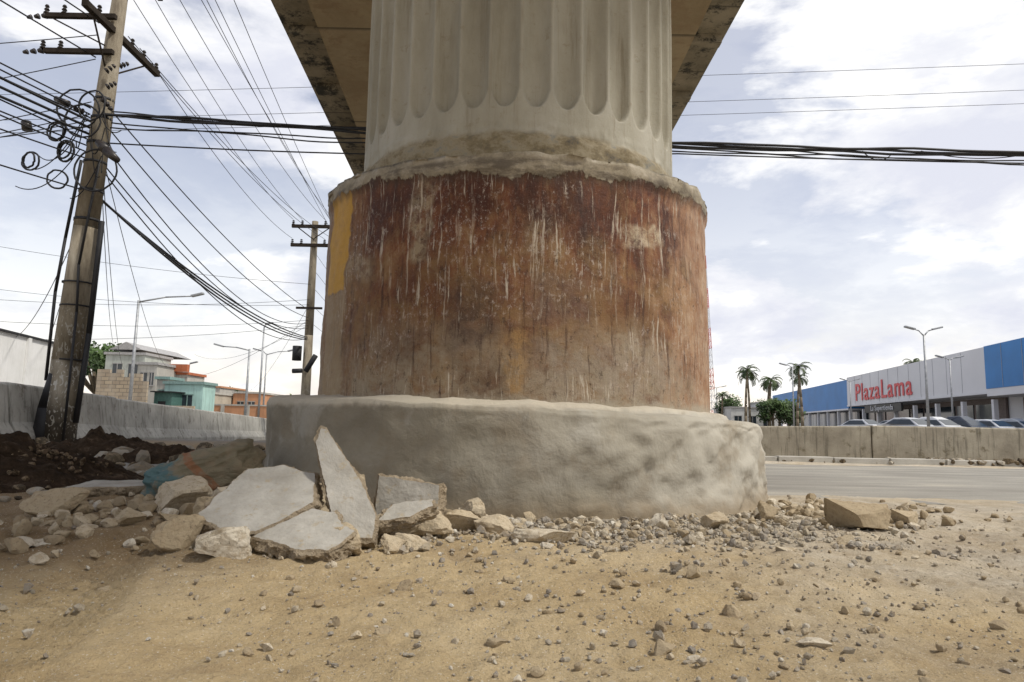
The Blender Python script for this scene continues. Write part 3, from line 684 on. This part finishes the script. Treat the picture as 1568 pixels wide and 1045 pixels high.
# ---------------- STREET LAMPS
def lamp(x,y,h,arms,z0=0,r=.09,rise=.25):
    e=group('street_lamp',(x,y,z0)); mb=MB(); mb.cyl((0,0,-.2),(0,0,h),r,r*.6,10); mb.cyl((0,0,-.1),(0,0,.5),r*1.5,r*1.3,10)
    for ax in arms:
        mb.path([(0,0,h-.1),(ax*.5,0,h+rise*.7),(ax,0,h+rise)],[r*.45,r*.4,r*.35],8)
    mb.obj('post_and_arms',M_steel,e,True)
    mb=MB()
    for ax in arms:
        s_=1 if ax>0 else -1; a=ax; M_=Matrix.Translation((a,0,h+rise))@Matrix.Rotation(-s_*.25,4,'Y')
        mb.box(-.05 if s_>0 else -.65,.65 if s_>0 else .05,-.14,.14,-.05,.07,0,M_)
    mb.obj('lamp_heads',M_steel,e,False,.03)
lamp(-21.1,38,7.3,[3.0],-.36,.11,.3)
lamp(-19.3,50,5.9,[-2.0],-.36,.11,.15)
lamp(-22.0,60,8.9,[.15],-.36,.11); lamp(-21.8,60.5,6.6,[1.9,-.6],-.36,.09)
lamp(27.4,45,6.9,[-.62,.62],0,.10,.35)
lamp(38.7,60,6.9,[-.6,.6],0,.09,.15)
lamp(28.9,70,6.9,[-.7,.5],0,.09,.15); lamp(44.7,90,7.0,[-.7,.7],0,.09,.15); lamp(30.1,100,6.4,[.8,-.8],0,.1,.1)
lamp(-29.3,62,5.6,[.1],-.36,.08,.1)

# ---------------- BUILDINGS LEFT
def wpaint(n,c,st=.3): return weathered(n,tuple(x*.75 for x in c),c,.8,.8,.15,.01,streak=st,fine=20)
e=group('white_boundary_building')
a=Vector((-11.3,12.5,0));b_=Vector((-12.55,19,0)); dv=(b_-a); L=dv.length; an=math.atan2(dv.y,dv.x)
Mx=Matrix.Translation(a)@Matrix.Rotation(an,4,'Z')
mb=MB(); mb.box(0,L,0,7,-.5,2.33,0,Mx); mb.box(-.05,L+.05,-.06,7.05,2.333,2.38,1,Mx)
for s_ in (2.2,4.6): mb.box(s_,s_+.15,-.06,-.003,-.5,2.32,0,Mx)
mb.obj('walls',[M_white,M_dark],e)
def house(name,x0,x1,y,zt,depth,wall,trim,wins,z0=-.5,extra=None):
    e=group(name); mb=MB(); mb.box(x0,x1,y,y+depth,z0,zt,0); mb.box(x0-.12,x1+.12,y-.12,y+depth+.12,zt+.003,zt+.2,1)
    for (a,b_,c_,d_) in wins:
        mb.box(a,b_,y-.02,y-.004,c_,d_,2); mb.box(a-.06,b_+.06,y-.07,y-.022,c_-.09,c_-.01,1); mb.box(a-.06,b_+.06,y-.06,y-.022,d_+.01,d_+.08,1)
        mb.box((a+b_)/2-.03,(a+b_)/2+.03,y-.05,y-.022,c_,d_,1)
    if extra: extra(mb)
    mb.obj('walls_and_openings',[wall,trim,M_glass],e); return e
Mg=wpaint('grey_green_wall',(.46,.48,.43)); Mt=wpaint('turquoise_wall',(.42,.62,.57),.35); Mo=wpaint('orange_wall',(.56,.29,.16)); Mr=wpaint('red_orange_wall',(.52,.17,.08)); Mgr=wpaint('render_grey',(.50,.48,.43)); Mroof=plain('sheet_roof',(.34,.33,.32),.5)
def gable(mb):
    x0,x1,y=-30.8,-28.2,52; mb.add([(x0,y-.1,5.5),(x1,y-.1,5.5),((x0+x1)/2,y-.1,6.1),(x0,y+8,5.5),(x1,y+8,5.5),((x0+x1)/2,y+8,6.1)],[(0,1,2),(5,4,3),(0,2,5,3),(2,1,4,5)],1)
house('grey_two_storey_house',-31,-28.0,52,5.1,4,Mg,Mroof,[(-30.4,-29.7,3.2,4.4),(-29.2,-28.5,3.2,4.4),(-30.4,-29.5,.6,2.2)],extra=gable)
house('small_grey_house',-27.95,-26.5,51,4.3,4,Mgr,Mroof,[(-27.7,-27.2,2.8,3.7),(-27.0,-26.7,2.8,3.7)])
house('orange_shop',-27.3,-25.6,54.,3.8,3,Mgr,Mr,[(-27.0,-25.9,1.2,2.8)],extra=lambda mb: mb.box(-27.4,-25.5,53.6,54.0-.003,4.02,4.6,1))
Mtt=plain('turquoise_trim',(.20,.30,.28),.7)
house('turquoise_shop',-24.3,-21.6,48,2.75,2.0,Mt,Mtt,[(-24.1,-23.5,.2,2.1),(-23.0,-22.3,1.0,2.0)])
house('turquoise_shop',-25.2,-24.35,48.6,3.1,2.0,Mgr,Mtt,[(-25.0,-24.6,1,2.3)])
house('orange_building',-30.4,-27.5,75,3.2,8,Mo,Mgr,[(-29.9,-29.2,1,2.3),(-28.7,-28,1,2.3)])
house('orange_building',-37,-34,80,4.0,8,Mgr,Mo,[(-36,-35,1,2.3)])
house('distant_beige_house',-33.5,-30.6,70,2.9,8,wpaint('beige_wall',(.5,.44,.35)),Mgr,[(-33,-32.3,1,2.1),(-31.7,-31,1,2.1)])
e=group('orange_boundary_wall'); mb=MB(); mb.box(-27.6,-15,60,60.2,-.5,1.55,0); mb.box(-27.65,-14.9,59.95,60.25,1.553,1.68,1)
for x in np.arange(-27.5,-15,2.2): mb.box(x,x+.3,59.9,59.997,-.5,1.55,1)
mb.obj('wall_panels',[Mo,Mgr],e)
m,g,b=newmat('block_masonry'); o=g.coord(); s=g.sep(o)
vec=g.n('ShaderNodeCombineXYZ',None,{0:s[0],1:s[2],2:0.0}).outputs[0]
br=g.n('ShaderNodeTexBrick',None,{'Vector':vec,'Color1':(.42,.34,.24,1),'Color2':(.30,.24,.175,1),'Mortar':(.16,.14,.11,1),'Scale':1.0,'Brick Width':.5,'Row Height':.25,'Mortar Size':.02})
setb(g,b,g.mix(g.mr(g.noise(o,1,5,.6),.4,.6,0,.5),br.outputs[0],(.44,.38,.30)),.9)
e=group('unfinished_block_wall'); mb=MB()
x=-27.3; tops=[3.5,3.5,3.25,3.5,3.0,3.25,3.25,2.75]
for i,t in enumerate(tops): mb.box(x+i*.42,x+(i+1)*.42-.004,45,45.2,-.5,t)
mb.box(-23.9,-21,45.5,45.7,-.5,1.2); mb.obj('blocks',m,e)
e=group('corrugated_hut'); mb=MB(); mb.box(-24.2,-23,46.5,48-.01,-.5,2.1,0); mb.box(-24.4,-22.8,46.3,48-.02,2.103,2.18,1); mb.box(-23.9,-23.4,46.47,46.496,-.4,1.5,1); mb.obj('walls',[plain('dark_green',(.07,.15,.13)),M_dark],e)

# ---------------- SUPERMARKET RIGHT
st=group('supermarket',(43,53,0),math.atan2(.986,.167))
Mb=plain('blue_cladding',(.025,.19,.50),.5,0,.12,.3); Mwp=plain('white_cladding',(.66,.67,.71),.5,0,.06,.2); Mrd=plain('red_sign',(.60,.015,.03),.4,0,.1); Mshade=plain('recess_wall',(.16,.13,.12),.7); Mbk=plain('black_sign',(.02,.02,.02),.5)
mb=MB()
mb.box(-60,105,-40,-3.0,-.2,7.8,1)
mb.box(52.7,108,-2.99,0,3.9,8.3,0)
mb.box(11,52.69,-2.99,.15,4.4,8.6,1)
mb.box(-60,10.99,-2.99,.35,4.6,8.6,0)
mb.box(-60,10.99,-2.99,.30,3.9,4.59,1)
mb.box(11,52.69,-2.99,.25,4.15,4.39,1); mb.box(52.7,108,-2.99,.1,3.65,3.89,1)
for s_ in np.arange(-55,102,6.0): mb.box(s_,s_+.4,-.6,-.2,-.2,3.64,1)
for s_ in np.arange(54,101,1.9): mb.box(s_,s_+1.8,-2.0,-1.9,.4,3.6,3)
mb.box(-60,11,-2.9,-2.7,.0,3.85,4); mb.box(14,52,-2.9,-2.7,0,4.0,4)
for s_ in np.arange(16,50,4.2): mb.box(s_,s_+3.6,-2.69,-2.6,.3,3.4,3)
mb.box(31,44,.26,.5,3.0,4.0,5)
for s_ in np.arange(16,52,3.3): mb.box(s_,s_+.04,.152,.17,4.45,8.55,6)
for s_ in np.arange(-58,11,3.3): mb.box(s_,s_+.05,.352,.37,4.65,8.55,6)
mb.obj('halls_fascia_glazing',[Mb,Mwp,Mrd,M_glass,Mshade,Mbk,plain('panel_joint',(.3,.31,.34))],st)
def text(t,size,loc,mat,ext=.15,par=st,off=.0,sx=1):
    cu=bpy.data.curves.new('lettering','FONT'); cu.body=t; cu.size=size; cu.extrude=ext; cu.offset=off; cu.align_x='CENTER'; cu.space_character=1.12
    cu.materials.append(mat); o=link(bpy.data.objects.new('lettering_'+t.split()[0].lower(),cu),par); o.location=loc; o.rotation_euler=(rad(90),0,rad(180)); o.scale=(sx,1,1)
text('PlazaLama',3.5,(38.5,.22,4.9),Mrd,.03,off=.03,sx=1.28)
text('La Supertienda',.95,(37.5,.55,3.25),Mwp,.02,off=.0,sx=1.25)
house('white_low_shop',30.5,36.5,95,3.3,8,wpaint('offwhite_wall',(.6,.6,.58)),Mroof,[(31,32,.8,2.2),(33,34,.8,2.2),(35,36,.8,2.2)],-.2)
house('white_house',36.2,38.6,98,4.2,6,wpaint('white_wall2',(.7,.7,.7)),Mroof,[(36.8,37.6,1.5,2.8)],-.2)
house('grey_low_building',26,30,110,3.6,6,Mgr,Mroof,[(27,28,1,2.5),(28.8,29.4,1,2.5)],-.2)
e=group('telecom_lattice_mast',(43.,150,0)); mr_=MB()
H=39; 
def hw(z): return 1.5*(1-z/H)+.12
zz=list(np.arange(0,H+.1,1.5))
for i in range(len(zz)-1):
    z0,z1=zz[i],zz[i+1]; a,b_=hw(z0),hw(z1); mi=(i//3)%2
    cs0=[(-a,-a),(a,-a),(a,a),(-a,a)]; cs1=[(-b_,-b_),(b_,-b_),(b_,b_),(-b_,b_)]
    for k in range(4):
        k2=(k+1)%4
        mr_.cyl((*cs0[k],z0),(*cs1[k],z1),.07,n=4,mi=mi); mr_.cyl((*cs0[k],z0),(*cs1[k2],z1),.04,n=4,mi=mi); mr_.cyl((*cs0[k2],z0),(*cs1[k],z1),.04,n=4,mi=mi); mr_.cyl((*cs0[k],z0),(*cs0[k2],z0),.04,n=4,mi=mi)
mr_.obj('lattice',[plain('mast_red',(.5,.10,.07)),plain('mast_white',(.6,.6,.6))],e)

# ---------------- CARS
def car(x,y,colr,rz,h=1.45):
    e=group('parked_car',(x,y,0),rz); mp=plain('car_paint',colr,.25,.3,.03,2,.5)
    prof=[(-2.15,.35),(-2.2,.62),(-2.05,.80),(-1.25,.93),(-.55,1.38),(.0,h),(.9,h-.03),(1.55,1.05),(2.1,.98),(2.18,.6),(2.12,.33)]
    def wd(z): return .88 if z<.95 else .88-.30*(z-.95)/(.5)
    vs=[];n=len(prof)
    for sgn in (-1,1):
        for (yy,z) in prof: vs.append((sgn*wd(z),yy,z))
    fs=[(i,(i+1)%n,n+(i+1)%n,n+i) for i in range(n)]+[tuple(range(n))[::-1],tuple(range(n,2*n))]
    mb=MB(); mb.add(vs,fs,0); mb.obj('body',mp,e,False,.05)
    mb=MB()
    mb.add([(-.74,-1.18,.985),(.74,-1.18,.985),(.62,-.56,1.395),(-.62,-.56,1.395)],[(0,1,2,3)],0)
    mb.add([(-.72,1.57,1.07),(.72,1.57,1.07),(.58,.98,1.41),(-.58,.98,1.41)],[(3,2,1,0)],0)
    for s_ in (-1,1): mb.add([(s_*.885,-1.0,.98),(s_*.885,1.35,1.02),(s_*.655,.85,1.36),(s_*.655,-.45,1.36)],[(0,1,2,3)],0)
    mb.box(-.5,.5,-2.235,-2.2,.45,.58,0)
    mb.obj('windows',M_glass,e)
    mb=MB()
    for sx_ in (-.86,.86):
        for yy in (-1.35,1.3): mb.cyl((sx_-.1,yy,.32),(sx_+.1,yy,.32),.32,n=18)
    mb.obj('wheels',M_dark,e)
    mb=MB(); mb.box(-.82,-.5,-2.2,-2.1,.62,.76); mb.box(.5,.82,-2.2,-2.1,.62,.76); mb.obj('headlights',plain('lamp_lens',(.7,.7,.7),.15),e,False,.02)
cols=[(.55,.56,.58),(.70,.70,.70),(.06,.07,.09),(.65,.66,.68),(.35,.37,.40),(.72,.72,.72),(.5,.06,.05),(.6,.6,.62)]
for i in range(8): car(29.4+i*2.15,50.5+.25*i,cols[i],rad(random.uniform(-6,6)+18),1.50+.1*(i%3))
for i in range(4): car(30.5+i*3.1,60+.25*i,cols[(i+3)%8],rad(200+random.uniform(-6,6)))

# ---------------- TREES
def leafmat(n,c1,c2):
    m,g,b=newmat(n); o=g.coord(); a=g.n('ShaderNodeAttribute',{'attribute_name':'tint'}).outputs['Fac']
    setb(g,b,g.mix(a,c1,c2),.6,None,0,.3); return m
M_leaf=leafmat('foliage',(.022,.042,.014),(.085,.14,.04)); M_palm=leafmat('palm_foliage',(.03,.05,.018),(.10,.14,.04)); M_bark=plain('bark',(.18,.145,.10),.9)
def tree(name,x,y,z0,h,cr,n=1500,leaf=.16,wide=1.0):
    e=group(name,(x,y,z0)); mb=MB()
    mb.path([(0,0,-.2),(.05,0,h*.3),(0,.05,h*.6)],[cr*.12,cr*.09,cr*.05],8)
    cl=[]
    for _ in range(11):
        t=random.uniform(0,6.28); r=random.uniform(.2,.8)*cr*wide; c_=Vector((r*math.cos(t),r*math.sin(t),h-cr*random.uniform(.5,1.5))); cl.append((c_,random.uniform(.3,.5)*cr)); mb.path([(0,0,h*.35),tuple(c_)],[cr*.05,cr*.015],5)
    mb.obj('trunk_and_limbs',M_bark,e,True)
    V=[];F=[];A=[]
    for i in range(n):
        c_,r=random.choice(cl); d=Vector((random.gauss(0,1),random.gauss(0,1),random.gauss(0,1))).normalized()*r*random.uniform(.5,1.1)
        p=c_+d; u=Vector((random.gauss(0,1),random.gauss(0,1),random.gauss(0,1))).normalized(); v=u.orthogonal().normalized(); l=leaf*random.uniform(.6,1.3); k=len(V)
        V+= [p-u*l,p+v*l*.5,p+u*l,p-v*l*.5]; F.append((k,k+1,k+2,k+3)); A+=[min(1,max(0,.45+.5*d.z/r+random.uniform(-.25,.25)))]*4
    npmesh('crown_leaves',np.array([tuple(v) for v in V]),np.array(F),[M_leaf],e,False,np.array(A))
tree('broadleaf_tree',-33.4,55,-.4,7.4,2.4,2400,.2)
tree('broadleaf_tree',-36,85,-.4,5.2,2.2,1200,.22)
for (x,y,h,cr) in ((-30,92,4.4,2.0),(-34,95,4.0,2.2),(-26.5,88,3.9,1.6),(-39,95,4.6,2.2),(-25,100,5.0,1.8)): tree('broadleaf_tree',x,y,-.4,h,cr,1100,.2,1.2)
for (x,y,h,cr) in ((32.,100,6.0,2.2),(35,104,5.8,2.6),(38.,103,5.4,2.3),(33.6,88,5.0,1.9),(35.2,87,4.8,1.9),(36.0,92,5.2,2.0)): tree('broadleaf_tree',x,y,-.2,h,cr,1500,.22,1.2)
def palm(x,y,h,cr,lean=.2,nf=22):
    e=group('palm_tree',(x,y,-.2)); mb=MB(); pts=[];rs=[]
    for i in range(8): t=i/7; pts.append((lean*t*t,0,h*t)); rs.append(.19-.09*t)
    mb.path(pts,rs,10); mb.obj('trunk',M_bark,e,True)
    top=Vector((lean,0,h)); V=[];F=[];A=[]
    for i in range(nf):
        az=2*math.pi*i/nf*2.4+random.uniform(-.2,.2); el=random.uniform(-.2,1.3); L=cr*random.uniform(.85,1.15)
        hd=Vector((math.cos(az),math.sin(az),0)); prev=top.copy(); ang=el; K=12; tn=random.random()
        for k in range(K):
            dd=hd*math.cos(ang)+Vector((0,0,math.sin(ang))); nx_=prev+dd*L/K; ang-=.11+.015*k
            side=Vector((-hd.y,hd.x,0)); ll=L*.20*math.sin(math.pi*(k+1.2)/(K+1.5))
            for s_ in (-1,1):
                tip=prev+side*s_*ll+dd*ll*.5-Vector((0,0,ll*.35)); q=len(V)
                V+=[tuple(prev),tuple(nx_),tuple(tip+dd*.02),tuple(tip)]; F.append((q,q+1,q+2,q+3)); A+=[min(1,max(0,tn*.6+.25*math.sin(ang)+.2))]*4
            prev=nx_
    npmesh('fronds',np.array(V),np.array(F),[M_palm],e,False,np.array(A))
palm(27.4,80,7.5,1.7,.3); palm(31.4,90,7.5,1.9,-.2); palm(33.2,88,6.9,1.9,.3); palm(31.9,75,7.4,1.7,-.3); palm(33.0,79,6.6,1.5,.4); palm(35.9,96,6.9,1.8,.4)
palm(66,112,12.0,2.2,.2); palm(30.2,98,5.3,1.4,.1)
